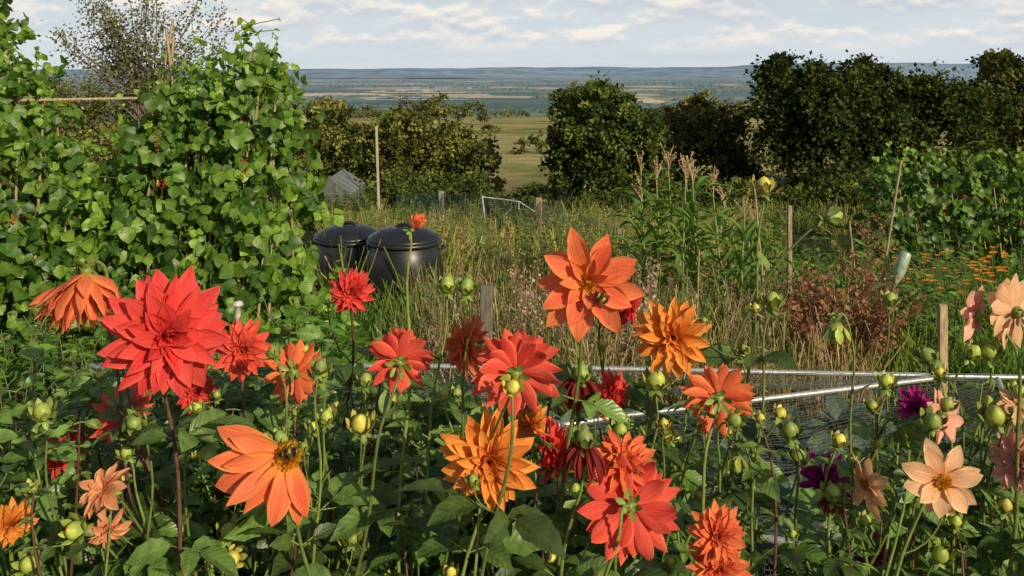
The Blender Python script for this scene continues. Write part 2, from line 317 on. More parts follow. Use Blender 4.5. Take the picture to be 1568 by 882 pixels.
# ------------------------------------------------------------ runner beans
beanT=leaf_t(5,5,.86,.25,.28,.3,0,.3)
def beans(name,vines,per_m,yj,size,cols,reach=.13):
    e=empty(name); lm=MB(); vm=MB(); cm=MB(); fm=MB()
    for (x0,y0,x1,y1,zt) in vines:
        z0=float(H(x0,y0))
        cane=np.array([[x0,y0,z0-.1],[x1,y1,zt-R_(-.05,.25)]]); tube(cm,cane,[.011,.008],(.30,.22,.12),5)
        Lz=zt-z0; t=np.linspace(0,1,40); ph=R_(0,6)
        c=np.stack([x0+(x1-x0)*t+.05*np.sin(t*14+ph),y0+(y1-y0)*t+.05*np.cos(t*14+ph),z0+Lz*t],1)
        tube(vm,c,.004,(.08,.13,.03),4,False)
        n=int(per_m*Lz); tt=R_(0.0,1.02,n); B=np.stack([np.interp(tt,t,c[:,i]) for i in range(3)],1)
        off=rng.normal(size=(n,3))*np.array([reach,yj,.06])*(1.15-.5*tt)[:,None]
        P=B+off; out=unit(off*[1,1,.2]+[.03,-.09,.03])
        base_d=unit(out*.5+rng.normal(size=(n,3))*.4+[0,0,-.7]); nn=unit(out*.9+rng.normal(size=(n,3))*.65+[.05,-.1,.5])
        sd=unit(np.cross(base_d,nn)); s=size*R_(.5,1.3,n)*(1.08-.25*tt)
        c0,c1=np.array(cols[0]),np.array(cols[1]); col=(c0+(c1-c0)*(rng.random(n)**1.5)[:,None])*R_(.7,1.25,n)[:,None]
        for k_ in (0,1,-1):
            dd=base_d if k_==0 else unit(base_d*.45+sd*k_)
            scatter(lm,beanT,P+dd*s[:,None]*.25,dd,nn+rng.normal(size=(n,3))*.2,s*(1 if k_==0 else .88),col*R_(.88,1.12,n)[:,None])
        for w in range(2):
            q=c[-1-w*3]; ln=R_(.1,.35); tp=bez(q,q+[R_(-.1,.1),R_(-.1,0),.1],q+[R_(-.2,.2),-.05,ln*.7],q+[R_(-.25,.25),-.05,ln*R_(.3,1)],8)
            tube(vm,tp,.003,(.10,.16,.04),4,False); m_=7
            scatter(lm,beanT,tp[1:],rng.normal(size=(m_,3))+[0,0,-.4],rng.normal(size=(m_,3))*.5+[0,-.4,.5],size*R_(.35,.75,m_),np.array(cols[1])*R_(.8,1.2,m_)[:,None])
        if rng.random()<.18:
            q=c[int(R_(18,38))]+[R_(-.1,.1),-.26,0]; k_=8; scatter(fm,diamond,q+rng.normal(size=(k_,3))*[.015,.015,.03],rng.normal(size=(k_,3)),rng.normal(size=(k_,3)),.024,np.tile([.75,.06,.03],(k_,1)))
    lm.build('leaves',M_bean,e); vm.build('vines',M_stem,e); cm.build('canes',M_wood,e)
    if fm.v: fm.build('flowers',M_petal,e)
GB=[(.045,.11,.016),(.185,.30,.038)]
v=[]
for i in range(17):
    x=-2.74+1.20*i/16; zt=np.interp(x,[-2.74,-2.5,-2.25,-2.0,-1.8,-1.65,-1.5],[.7,1.3,1.45,1.6,1.74,1.6,1.05])+R_(-.14,.08)
    for yb,yt in ((5.65,6.05),(6.7,6.3)):
        v.append((x+R_(-.05,.05),yb,x*.93-.10+R_(-.04,.04) if zt>1 else x-.02,yt,zt+(0 if yb<6 else -.05)))
beans('runner_bean_row',v,42,.14,.085,GB,.14)
v=[]
for i in range(13):
    x=-3.9+1.25*i/12; zt=np.interp(x,[-3.9,-3.4,-3.1,-2.9,-2.65],[2.3,2.1,1.6,1.1,.6])+R_(-.12,.12)
    for yb,yt in ((5.5,5.9),(6.5,6.1)):
        v.append((x+R_(-.05,.05),yb,x-.1+R_(-.04,.04),yt,zt))
beans('runner_bean_row',v,42,.14,.085,GB,.14)
v=[]
for i in range(22):
    x=4.9+3.6*i/21
    for yb,yt in ((11.6,12),(12.7,12.3)):
        v.append((x,yb,x+R_(-.05,.05),yt,.28+R_(-.15,.12)))
beans('runner_bean_row',v,26,.17,.11,[(.035,.09,.016),(.15,.25,.038)],.17)
cm=MB()
for a_,b_ in (((-2.5,6.1,.5),(-2.28,6.15,1.92)),((-2.15,6.1,.5),(-2.27,6.0,1.85)),((-2.35,6.1,.5),(-2.24,6.05,1.8)),((-3.3,5.9,1.38),(-1.9,6.1,1.4))): tube(cm,[a_,b_],[.011,.009],(.36,.28,.17),6)
cm.build('bamboo_canes',M_wood)

# ------------------------------------------------------------ grasses / weeds
blade=leaf_t(4,2,.03,0,.28,.2)
def grass(name,n,xr,yr,hr,cols,wid=1.0,lean=.35):
    m=MB(); y=R_(yr[0],yr[1],n); x=(R_(xr[0],xr[1],n))*y; cl=rng.random((n//14+1,4))
    ci=np.arange(n)//14; cx=x[ci*14%n]; cy=y[ci*14%n]; x=cx+rng.normal(size=n)*.07; y=cy+rng.normal(size=n)*.07
    P=np.stack([x,y,H(x,y)-.02],1); h=(hr[0]+(hr[1]-hr[0])*cl[ci,0])*R_(.6,1.1,n)
    D=unit(np.stack([rng.normal(size=n)*lean,rng.normal(size=n)*lean,np.ones(n)],1)); Nn=rng.normal(size=(n,3))+[0,-.6,0]
    C=np.array(cols); c=C[(cl[ci,1]*len(C)).astype(int)]*R_(.7,1.3,n)[:,None]
    scatter(m,blade,P,D,Nn,np.stack([h*0+.55*wid,h,h],1),c); return m.build(name,M_grass)
grass('tall_grass',20000,(-.2,.28),(9,26),(.35,.8),[(.13,.20,.04),(.22,.26,.06),(.42,.35,.15),(.34,.30,.12),(.10,.16,.035)],.9)
grass('tall_grass',7000,(-.12,.40),(5.0,9.5),(.3,.65),[(.38,.29,.15),(.22,.22,.07),(.30,.20,.12),(.13,.20,.045),(.50,.39,.22)],.5)
grass('tall_grass',11000,(.15,.62),(6,16),(.2,.5),[(.12,.21,.035),(.19,.26,.05),(.09,.16,.03)],.8)
grass('tall_grass',5000,(-.62,-.1),(4.6,9),(.2,.5),[(.06,.13,.025),(.10,.17,.03)],.8)
grass('tall_grass',14000,(-.3,.7),(24,46),(.4,1.0),[(.14,.16,.045),(.26,.24,.08),(.08,.12,.025)],1.8)
def weeds(name,n,xr,yr,hr,cols,ls,mat=M_grass,perstem=16,wd=.4):
    lm=MB(); sm=MB(); lt=leaf_t(4,3,wd,.3,.3,.4)
    for i in range(n):
        y=R_(*yr); x=R_(*xr)*y; z=float(H(x,y)); h=R_(*hr); p=bez((x,y,z),(x,y,z+h*.4),(x+R_(-.08,.08),y,z+h*.7),(x+R_(-.15,.15),y+R_(-.1,.1),z+h),9)
        tube(sm,p,np.linspace(.005,.002,9),(.12,.12,.06),4,False)
        t=R_(.1,1,perstem); P=np.stack([np.interp(t,np.linspace(0,1,9),p[:,k]) for k in range(3)],1); a=R_(0,6.28,perstem)
        D=np.stack([np.cos(a),np.sin(a),R_(-.2,.9,perstem)],1); C=np.array(cols[int(R_(0,len(cols)))])
        scatter(lm,lt,P,D,np.tile([0,0,1.],(perstem,1))+rng.normal(size=(perstem,3))*.3,ls*(1.2-.7*t)*R_(.6,1.3,perstem),C*R_(.7,1.3,perstem)[:,None])
    e=empty(name); lm.build('leaves',mat,e); sm.build('stems',M_stem,e)
weeds('weeds',620,(-.19,.3),(9.5,22),(.5,1.05),[(.12,.20,.04),(.18,.26,.055),(.30,.27,.11)],.13,perstem=22)
weeds('weeds',230,(-.1,.3),(5.2,9),(.35,.75),[(.32,.23,.16),(.18,.22,.07),(.38,.30,.18),(.14,.23,.06)],.07,perstem=26,wd=.3)
weeds('weeds',330,(.2,.62),(7,15),(.3,.7),[(.09,.18,.035),(.16,.26,.05)],.13,perstem=20)
weeds('courgette_plants',170,(-.46,-.17),(4.6,6.0),(.3,.55),[(.11,.24,.03),(.17,.33,.05)],.24,M_bean,9)
weeds('weeds',150,(-.62,-.36),(3.6,5.0),(.4,.75),[(.07,.15,.03),(.12,.22,.035)],.12)
weeds('weeds',60,(.30,.5),(6.5,9),(.5,1.0),[(.14,.23,.055)],.16,perstem=18,wd=.3)
m=MB()
for i in range(170):
    if i<90: y=R_(5.3,7.5); x=R_(0.0,.16)*y
    else: y=R_(8,16); x=R_(-.12,.2)*y
    z=float(H(x,y)); h=R_(.5,.9); tube(m,[(x,y,z),(x+R_(-.05,.05),y,z+h)],[.003,.002],(.25,.18,.1),4,False)
    k_=26; t=R_(.45,1,k_); scatter(m,diamond,np.stack([x+rng.normal(size=k_)*.012,y+rng.normal(size=k_)*.012,z+h*t],1),rng.normal(size=(k_,3))+[0,0,1],rng.normal(size=(k_,3)),.028,np.array([.40,.28,.22] if i<90 else [.42,.30,.11])*R_(.6,1.4,k_)[:,None])
m.build('dried_flower_spires',M_grass)
e=empty('marigold_patch'); m=MB(); lm=MB()
pet=leaf_t(3,3,.55,.1,.1,.6)
for i in range(100):
    y=R_(8,10.5); x=R_(.41,.54)*y; z=float(H(x,y))+R_(.4,.62); k_=12; a=np.arange(k_)/k_*6.28
    scatter(m,pet,np.tile([x,y,z],(k_,1)),np.stack([np.cos(a),np.sin(a)-.2,0*a+.35],1),np.tile([0,-.3,1.],(k_,1)),.036,np.tile([.95,.30,.015],(k_,1)))
    tube(lm,[(x,y,z-.4),(x,y,z)],.003,(.08,.14,.03),4,False)
m.build('flowers',M_petal,e); lm.build('stems',M_stem,e)
m=MB()
for i in range(80):
    b=np.array([2.15+R_(-.12,.12),6+R_(-.1,.1),float(H(2.15,6))]); en=b+[R_(-.42,.42),R_(-.3,.3),R_(.35,.78)]
    p=bez(b,b+[0,0,.25],en-[0,0,.05],en,8); tube(m,p,np.linspace(.005,.002,8),(.2,.1,.06),4,False)
    k_=40; t=R_(.3,1,k_); P=np.stack([np.interp(t,np.linspace(0,1,8),p[:,q]) for q in range(3)],1)
    scatter(m,diamond,P+rng.normal(size=(k_,3))*.025,rng.normal(size=(k_,3)),rng.normal(size=(k_,3)),R_(.02,.05,k_),np.array([.27,.14,.085])*R_(.6,1.5,k_)[:,None])
m.build('dried_fennel_plant',M_grass)
m=MB()
for (x,y,h) in ((2.55,6.6,1.1),(2.9,7.2,1.05),(2.3,6.2,.9)):
    z=float(H(x,y)); tube(m,[(x,y,z),(x+.02,y,z+h)],[.006,.003],(.2,.1,.06),5)
    for j in range(9):
        q=np.array([x+.01,y,z+h*(.55+.05*j)]); en=q+[R_(-.15,.15),R_(-.1,.1),.1]; tube(m,[q,en],.002,(.2,.1,.06),4,False)
        k_=24; t=rng.random((k_,1)); scatter(m,diamond,q+(en-q)*t+rng.normal(size=(k_,3))*.008,rng.normal(size=(k_,3)),rng.normal(size=(k_,3)),.022,np.array([.32,.18,.11])*R_(.6,1.4,k_)[:,None])
m.build('dock_plant',M_grass)

# ------------------------------------------------------------ sweetcorn
def arch_leaf(mb,b,az,L,w,up,col):
    n=11; t=np.linspace(0,1,n); e0=up; ang=e0-t**1.3*(e0+R_(.7,1.4)); dt=L/(n-1)
    rad=np.concatenate([[0],np.cumsum(np.cos(ang[:-1])*dt)]); h=np.concatenate([[0],np.cumsum(np.sin(ang[:-1])*dt)])
    ww=w*np.sin(np.pi*np.clip(t*.9+.1,0,.999))**.7; ww[-1]=.001
    r=np.array([math.cos(az),math.sin(az),0]); tg=np.array([-r[1],r[0],0]); s=np.array([-1,-.5,0,.5,1])
    V=b+rad[:,None,None]*r+h[:,None,None]*np.array([0,0,1])+(ww[:,None]*s)[...,None]*tg+(np.abs(s)*ww[:,None]*.4+.006*np.sin(t*25+az)[:,None]*s*s)[...,None]*np.array([0,0,1])
    T,S=np.meshgrid(t,s,indexing='ij'); mb.add(V,grid_faces(n,5),col,np.stack([S,T,0*T],-1).reshape(-1,3))
for (x,y,h) in ((1.15,8,1.35),(1.32,8.2,1.5),(1.45,7.8,1.52),(1.62,8.1,1.5),(1.8,8,1.4),(1.25,8.8,1.6),(1.7,8.8,1.55),(2.0,8.5,1.3),(2.2,8.2,1.1),(1.5,8.6,1.65),(1.95,7.8,1.2)):
    e=empty('sweetcorn_plant'); z=float(H(x,y)); lm=MB(); sm=MB()
    p=np.array([(x,y,z-.02),(x+.01,y,z+h*.5),(x+R_(-.04,.04),y,z+h-.22)]); tube(sm,p,[.014,.011,.007],(.16,.22,.07),6)
    a0=R_(0,3.1)
    for j in range(13):
        t=.1+.86*j/13; b=p[0]+(p[2]-p[0])*t; arch_leaf(lm,b,a0+j*math.pi+R_(-.6,.6),R_(.4,.65),.036,R_(.8,1.2),np.array([.13,.23,.05])*R_(.7,1.3))
    for j in range(8):
        a=R_(0,6.28); q=p[2]+[0,0,.012*j]; en=q+[math.cos(a)*R_(.02,.09),math.sin(a)*.06,R_(.12,.24)]; bz=bez(q,q+[0,0,.08],en-[0,0,.02],en-[0,0,.0],6); tube(sm,bz,.003,(.45,.34,.2),4,False)
        k_=12; P=bz[2]+(bz[5]-bz[2])*rng.random((k_,1)); scatter(lm,diamond,P,rng.normal(size=(k_,3)),rng.normal(size=(k_,3)),.018,np.tile([.48,.34,.2],(k_,1)))
    lm.build('leaves',M_grass,e); sm.build('stalk',M_stem,e)

# ------------------------------------------------------------ compost bins
def bin_(x,y):
    e=empty('compost_bin'); z=float(H(x,y)); K=(.014,.015,.017); m=MB()
    lathe(m,[(.33,-.05),(.35,.0),(.385,.15),(.40,.32),(.395,.5),(.375,.62),(.352,.68),(.352,.695),(.385,.70),(.392,.715),(.39,.735),(.37,.745)],(x,y,z),K,40); m.build('barrel',M_plastic,e)
    m=MB(); lathe(m,[(.376,.747),(.378,.765),(.365,.772),(.33,.80),(.24,.845),(.15,.868),(.09,.874),(.088,.862),(.06,.862),(.0,.862)],(x,y,z),K,40)
    m.build('lid',M_plastic,e)
    m=MB(); tube(m,bez((x-.08,y,z+.868),(x-.06,y,z+.91),(x+.06,y,z+.91),(x+.08,y,z+.868),8),.014,K,8); m.build('handle',M_plastic,e)
    m=MB()
    for s in (-1,1):
        tube(m,bez((x+s*.385,y-.06,z+.66),(x+s*.44,y-.06,z+.66),(x+s*.44,y+.06,z+.66),(x+s*.385,y+.06,z+.66),7),.012,K,6)
    m.build('side_grips',M_plastic,e)
bin_(-1.12,9.5); bin_(-1.80,10.1)

# ------------------------------------------------------------ stakes, posts
def stake(name,x,y,zt,w,col=(.20,.165,.12),tilt=0.):
    z0=float(H(x,y))-.1; m=MB(); h=zt-z0; box(m,(x,y,z0+h/2),(w,w*.8,h),col,R_(-.3,.3),tilt)
    o=m.build(name,M_wood,smooth=False); b=o.modifiers.new('b','BEVEL'); b.width=w*.08; b.segments=1
stake('wooden_stake',-.146,5.2,.36,.07,(.14,.12,.09)); stake('wooden_stake',2.59,5.5,.17,.05,(.36,.27,.15)); stake('wooden_stake',2.43,8,.385,.035,(.28,.22,.15))
stake('fence_post',.53,18,-.98,.11,(.28,.22,.14)); stake('fence_post',-1.7,22,-1.4,.12,(.26,.24,.2)); stake('fence_post',1.75,15,-1.05,.08); stake('wooden_stake',-.23,5.3,.1,.03)
stake('wooden_stake',-4.4,30,-.35,.08,(.36,.33,.26),-.03)
for a_,b_,r in (((2.7,7,-.9),(2.98,7,.885),.009),((2.76,7.1,-.9),(2.62,7.1,.4),.008),((2.05,7.2,-.9),(1.9,7.2,.75),.009),((1.3,6.5,-.7),(1.33,6.5,.3),.007)):
    m=MB(); tube(m,[a_,b_],r,(.30,.22,.13),6); m.build('bamboo_cane',M_wood)
m=MB(); lathe(m,[(.0,.14),(.03,.14),(.042,.125),(.044,.0),(.04,-.05),(.018,-.10),(.016,-.13),(.0,-.13)],(2.93,6.9,.07),(.26,.33,.22),16,(.35,0,1)); tube(m,[(2.86,6.95,-.85),(2.9,6.92,0)],.006,(.25,.2,.12),5)
m.build('plastic_bottle',colmat('bottle',.2,.6,ns=20))
m=MB(); lathe(m,[(0,.045),(.018,.042),(.025,.03),(.022,.024),(.012,.022),(.014,-.02),(.008,-.03),(.007,-.5)],(-1.2,4,.53),(.5,.48,.4),16); m.build('garden_lantern',colmat('lantern',.4,.4))

# ------------------------------------------------------------ netting: strands as geometry
def net(mb,A,B,C,D,nu,nv,r,col,sag=.0,jit=.003,sg=14):
    A,B,C,D=[np.asarray(q,float) for q in (A,B,C,D)]
    def pt(u,v):
        p=(A*(1-u)+B*u)*(1-v)+(D*(1-u)+C*u)*v
        if sag: p=p-np.array([0,0,1.])*(sag*np.sin(np.pi*u)*np.sin(np.pi*v)+.25*sag*np.sin(u*17)*np.sin(v*9))
        return p
    for u in np.linspace(0,1,nu):
        v_=np.linspace(0,1,sg)[:,None]; q=pt(u+0*v_,v_)+rng.normal(size=(sg,3))*jit; tube(mb,q,r,col,3,False)
    for v0 in np.linspace(0,1,nv):
        u_=np.linspace(0,1,2*sg)[:,None]; q=pt(u_,v0+0*u_)+rng.normal(size=(2*sg,3))*jit; tube(mb,q,r,col,3,False)
e=empty('net_cage')
m=MB(); GM=(.50,.51,.50)
tubes=[[(-2.07,4.5,.13),(0,4.48,.13),(2.45,4.35,.12)],[(2.12,4.4,.11),(.49,3.93,.1),(-.32,3.63,.1)],[(-2.07,4.5,.13),(-1.23,3.96,.1),(-.32,3.63,.1)],[(.73,2.95,.1),(1.03,2.8,.1),(1.7,2.78,.1)],
[(2.12,4.4,.1),(2.12,4.4,-.4)],[(-2.07,4.5,.12),(-2.07,4.5,-.4)],[(-1.23,3.96,.1),(-1.23,3.96,-.35)],[(.49,3.93,.1),(.49,3.93,-.3)],[(.73,2.95,.1),(.73,2.95,-.2)],[(1.7,2.78,.1),(2.3,4.33,.12)],[(.73,2.95,.1),(.2,3.83,.1)]]
for t_ in tubes: tube(m,t_,.0125,GM,10)
m.build('tube_frame',M_metal,e)
m=MB(); NC=(.15,.165,.165)
net(m,(-2.07,4.5,.14),(2.3,4.35,.13),(2.12,4.38,.11),(-1.23,3.96,.11),130,22,.001,NC,.05)
net(m,(.1,3.83,.11),(2.25,4.33,.12),(1.7,2.78,.11),(.73,2.95,.11),80,70,.001,NC,.10)
net(m,(-.32,3.63,.11),(.73,2.95,.11),(.73,2.9,-.25),(-.32,3.6,-.3),70,22,.001,NC,.0)
net(m,(.73,2.95,.11),(1.7,2.78,.11),(1.75,2.6,-.2),(.73,2.8,-.2),60,20,.001,NC,.0)
m.build('net',M_net,e)
bl=leaf_t(7,5,.62,.3,.45,.55,.06)
lm=MB()
for i in range(120):
    if i<84: x=R_(.3,2.4); y=R_(2.9,4.2)
    else: x=R_(-1.8,1.8); y=R_(4.0,4.4)
    z=float(H(x,y)); k_=16; a=R_(0,6.28,k_); el=R_(.1,1.8,k_)
    D=np.stack([np.cos(a),np.sin(a),el],1); P=np.tile([x,y,z+.12],(k_,1))+D*.03
    scatter(lm,bl,P,D,np.stack([-np.cos(a)*el*.5,-np.sin(a)*el*.5,np.ones(k_)],1),R_(.06,.17,k_),np.array([.12,.18,.11])*R_(.5,1.5,k_)[:,None])
lm.build('brassica_plants',M_dleaf)
m=MB(); G=(.06,.12,.10)
net(m,(-1.7,22,-1.45),(.53,18,-1.05),(.53,18,-1.75),(-1.7,22,-2.2),60,26,.004,G,.0,.006,8)
net(m,(.53,18,-1.05),(1.75,15,-1.05),(1.75,15,-1.75),(.53,18,-1.75),40,26,.004,G,.0,.006,8)
net(m,(-3.3,26,-2.0),(-1.7,22,-1.45),(-1.7,22,-2.2),(-3.3,26,-2.9),50,26,.004,G,.0,.006,8)
m.build('net_fence',M_net)
e=empty('netted_frame'); m=MB(); W=(.42,.43,.40)
q=[(-.65,20,-1.25),(.15,20,-1.35),(.8,19.8,-1.75),(.75,19,-2.2),(-.5,19,-2.1)]
for i in range(len(q)): tube(m,[q[i],q[(i+1)%5]],.018,W,6)
for a_ in q[:3]: tube(m,[a_,(a_[0],a_[1],-2.4)],.018,W,6)
m.build('frame',M_paint,e); m=MB(); net(m,q[0],q[2],q[3],q[4],50,40,.006,(.04,.06,.05),0,.004,6); m.build('net',M_net,e)
m=MB(); net(m,(-8.2,16,-.1),(-5.2,16,-.15),(-5.2,16,-1.6),(-8.2,16,-1.6),120,70,.006,(.05,.16,.13),0,.004,6); tube(m,[(-8.2,16,-2),(-8.2,16,0)],.03,(.3,.25,.2),6); tube(m,[(-5.2,16,-2),(-5.2,16,0)],.03,(.3,.25,.2),6); m.build('windbreak_netting',M_net)

# ------------------------------------------------------------ greenhouse
def greenhouse(x,y,w,d,hw,hr):
    e=empty('greenhouse'); z=float(H(x,y)); f=MB(); gl=MB(); AL=(.17,.18,.16); GC=(.09,.105,.09)
    x0,x1=x-w/2,x+w/2; y0,y1=y-d/2,y+d/2
    def bar(a,b,r=.013): tube(f,[a,b],r,AL,4)
    for yy_ in np.linspace(y0,y1,5):
        bar((x0,yy_,z),(x0,yy_,z+hw)); bar((x1,yy_,z),(x1,yy_,z+hw)); bar((x0,yy_,z+hw),(x,yy_,z+hr)); bar((x1,yy_,z+hw),(x,yy_,z+hr))
    for a_ in ((x0,hw),(x1,hw),(x,hr),(x0,.1),(x1,.1),(x0,.9),(x1,.9)): bar((a_[0],y0,z+a_[1]),(a_[0],y1,z+a_[1]))
    for xx in np.linspace(x0,x1,4): bar((xx,y0,z),(xx,y0,z+hw+(hr-hw)*(1-abs(xx-x)/(w/2))))
    bar((x0,y0,z+hw),(x1,y0,z+hw))
    def quad(a,b,c,d_,C=GC): gl.add([a,b,c,d_],[[0,1,2,3]],C)
    RC=(.13,.145,.14)
    quad((x0,y0,z),(x0,y1,z),(x0,y1,z+hw),(x0,y0,z+hw)); quad((x1,y0,z),(x1,y1,z),(x1,y1,z+hw),(x1,y0,z+hw))
    quad((x0,y0,z+hw),(x0,y1,z+hw),(x,y1,z+hr),(x,y0,z+hr),RC); quad((x1,y0,z+hw),(x1,y1,z+hw),(x,y1,z+hr),(x,y0,z+hr),RC); quad((x0,y0,z),(x1,y0,z),(x1,y0,z+hw),(x0,y0,z+hw))
    gl.add([(x0,y0,z+hw),(x1,y0,z+hw),(x,y0,z+hr)],[[0,1,2]],GC)
    f.build('frame',M_paint,e,False); gl.build('glazing',colmat('dusty_glass',.5,.4,ns=3),e,False)
greenhouse(-5.95,31,1.5,2.6,1.25,1.75)
weeds('weeds',60,(-.215,-.155),(27,29.5),(.7,1.15),[(.08,.13,.03),(.13,.17,.04)],.2,perstem=26)
e=empty('garden_shed'); m=MB(); zz=float(H(-5.3,37))-.35
box(m,(-5.3,37,zz+.8),(.9,1.4,1.6),(.15,.13,.10)); m.build('walls',M_wood,e,False)
m=MB()
for s in (-1,1): m.add([(-5.3,36.1,zz+2.0),(-5.3,37.9,zz+2.0),(-5.3+s*.6,37.9,zz+1.58),(-5.3+s*.6,36.1,zz+1.58)],[[0,1,2,3]],(.22,.21,.19))
m.add([(-5.75,36.29,zz+1.6),(-4.85,36.29,zz+1.6),(-5.3,36.29,zz+1.95)],[[0,1,2]],(.2,.18,.15))
for s in (-1,1): tube(m,[(-5.3,36.08,zz+2.0),(-5.3+s*.6,36.08,zz+1.58)],.03,(.5,.46,.4),4)
m.build('roof',M_paint,e,False)

# ------------------------------------------------------------ DAHLIAS
RED=((.84,.04,.045),(.92,.14,.11)); COR=((.92,.125,.06),(.97,.32,.115)); ORA=((.95,.24,.035),(.98,.46,.10)); CRD=((.89,.07,.055),(.94,.19,.11))
PEA=((.93,.49,.28),(.95,.63,.38)); PNK=((.92,.37,.28),(.94,.55,.41)); MAG=((.40,.012,.20),(.55,.04,.30)); WLT=((.16,.014,.014),(.34,.035,.025)); POR=((.92,.33,.16),(.96,.48,.25))
def petal(mb,C,Fm,az,e0,e1,L,W,cup,c1,c2,r0,h0=0,twist=0,base=None,peak=.55):
    nt,ns=9,7; t=np.linspace(0,1,nt); s=np.linspace(-1,1,ns); e=e0+(e1-e0)*t**1.4; dt=L/(nt-1)
    rad=r0+np.concatenate([[0],np.cumsum(np.cos(e[:-1])*dt)]); h=h0+np.concatenate([[0],np.cumsum(np.sin(e[:-1])*dt)])
    w=np.where(t<peak,.32+.68*np.sin(np.clip(t/peak,0,1)*math.pi/2),np.clip(np.cos(np.clip((t-peak)/(1-peak),0,1)*math.pi/2),0,1)**.95)*W; w[-1]=W*.03
    T,S=np.meshgrid(t,s,indexing='ij'); lat=w[:,None]*S*(1-.25*cup*S**2)+W*.12*math.sin(az*13)*T*T; off=cup*w[:,None]*(S**2)*(1.15-T*.6)-.10*w[:,None]*np.cos(S*9)*np.sin(np.pi*T)+.08*W*np.sin(T*9+az*7)*S+.05*W*np.sin(T*14+az*5)*S*S
    off=off+twist*lat
    r=np.array([math.cos(az),math.sin(az),0]); tg=np.array([-r[1],r[0],0]); Z=np.array([0,0,1.])
    nr=-np.sin(e)[:,None]*r+np.cos(e)[:,None]*Z
    V=rad[:,None,None]*r+h[:,None,None]*Z+lat[...,None]*tg+off[...,None]*nr[:,None,:]
    V=V.reshape(-1,3)@Fm.T+C
    c1=np.asarray(c1); c2=np.asarray(c2); tt=T.reshape(-1,1)
    b=c1 if base is None else np.asarray(base); k=np.clip(1-tt*2.2,0,1)
    mb.add(V,grid_faces(nt,ns),c1*(1-k)+b*k,np.stack([S,T,0*T+rng.random()],-1).reshape(-1,3),c2*(1-k)+b*k)
def frame(ax):
    z=unit(ax); x=unit(np.cross([0.1,1,.2],z)); return np.stack([x,np.cross(z,x),z],1)
STY={
'double':[(11,-8,-48,1,.165,.4),(12,6,-28,1.0,.165,.45),(12,16,-6,.97,.16,.5),(11,30,10,.88,.15,.55),(10,44,32,.73,.135,.6),(9,60,56,.55,.115,.65),(7,74,76,.4,.10,.7)],
'decor':[(12,-6,-26,1,.15,.5),(13,8,-10,.96,.15,.55),(12,20,5,.87,.14,.6),(11,34,22,.72,.125,.65),(9,50,48,.52,.105,.7),(7,68,72,.36,.09,.7)],
'star':[(9,0,-18,1,.19,.35),(8,16,0,.9,.175,.45),(7,38,28,.55,.11,.6)],
'single':[(8,4,-8,1,.22,.2),(7,12,2,.94,.20,.28)],
'bell':[(10,26,66,1.25,.15,.4),(10,42,74,1.3,.145,.4),(9,58,82,1.3,.13,.45),(7,72,86,1.2,.12,.5)],
'fan':[(7,-4,-34,1,.155,.3),(6,6,-14,.9,.145,.35)],
'wilt':[(10,-50,-85,1,.10,.9),(9,-40,-80,.85,.09,.9),(8,-60,-88,.7,.08,.9)],
'half':[(6,50,75,1,.32,.7),(5,65,85,.85,.25,.8)],
'cact':[(11,-8,-30,1,.12,.8),(11,8,-8,.95,.12,.8),(10,24,15,.85,.11,.8),(8,45,40,.65,.10,.8),(6,65,70,.4,.08,.8)]}
lfS=leaf_t(5,3,.5,.3,-.2,.5)
dl=leaf_t(8,5,.5,.3,.32,.42,.08,.1)
def bloom(parent,gm,pos,ax,Rr,sty,pal,open_=False,base=None,fan=None):
    C=np.asarray(pos,float); Fm=frame(ax); m=MB(); q0=R_(0,6.28); r0=Rr*.08
    for li,(n,e0,e1,L,W,cup) in enumerate(STY[sty]):
        for i in range(n):
            az=q0+(i+(li%2)*.5)/n*2*math.pi+R_(-.15,.15)
            if fan is not None:
                f=np.asarray(fan[0])@Fm; az=math.atan2(f[1],f[0])+rd(fan[1])*((i+.5)/n-.5)+R_(-.08,.08)
            j=R_(.84,1.12); br=R_(.82,1.1)
            tint=R_(0,.55); c1=(np.array(pal[0])*(1-tint)+np.array(pal[1])*tint)*br
            petal(m,C,Fm,az,rd(e0+R_(-12,12)),rd(e1+R_(-22,22)),Rr*L*j*.95,Rr*W*R_(.85,1.12)*1.15,cup*R_(.5,1.4),np.minimum(c1,.95),np.minimum(np.array(pal[1])*br,.97),r0*(1-li*.12),Rr*.03*li,R_(-.45,.45),base)
    m.build('bloom',M_petal,parent)
    if open_:
        d=MB(); k=110; u=np.sqrt(rng.random(k)); a=R_(0,6.28,k); rr=Rr*.18*u; hh=Rr*(.08+.08*(1-u*u))
        P=np.stack([rr*np.cos(a),rr*np.sin(a),hh],1); D=unit(np.stack([P[:,0]*3/Rr,P[:,1]*3/Rr,np.ones(k)],1))
        col=np.where((u>.55)[:,None],[.9,.5,.03],[.85,.3,.02])*R_(.7,1.2,k)[:,None]
        scatter(d,diamond,P@Fm.T+C,D@Fm.T,rng.normal(size=(k,3)),Rr*.10,col)
        lathe(d,[(0,.13),(.12,.09),(.16,.02)],C,(.7,.33,.02),14,ax,Rr); d.build('disc',M_petal,parent)
    z=unit(ax); G=(.16,.22,.04)
    lathe(gm,[(.0,-.22),(.09,-.2),(.15,-.12),(.17,-.03),(.10,.02)],C,G,10,ax,min(Rr,.055))
    k=6; a=np.arange(k)/k*6.28+R_(0,1); D=np.stack([np.cos(a),np.sin(a),R_(-.9,-.1,k)],1)@Fm.T; s=min(Rr,.05)
    scatter(gm,lfS,np.tile(C-z*s*.16,(k,1))+D*s*.12,D,np.tile(-z,(k,1)),s*.36,np.array([.20,.28,.05])*R_(.7,1.2,k)[:,None])
    return C-z*s*.2
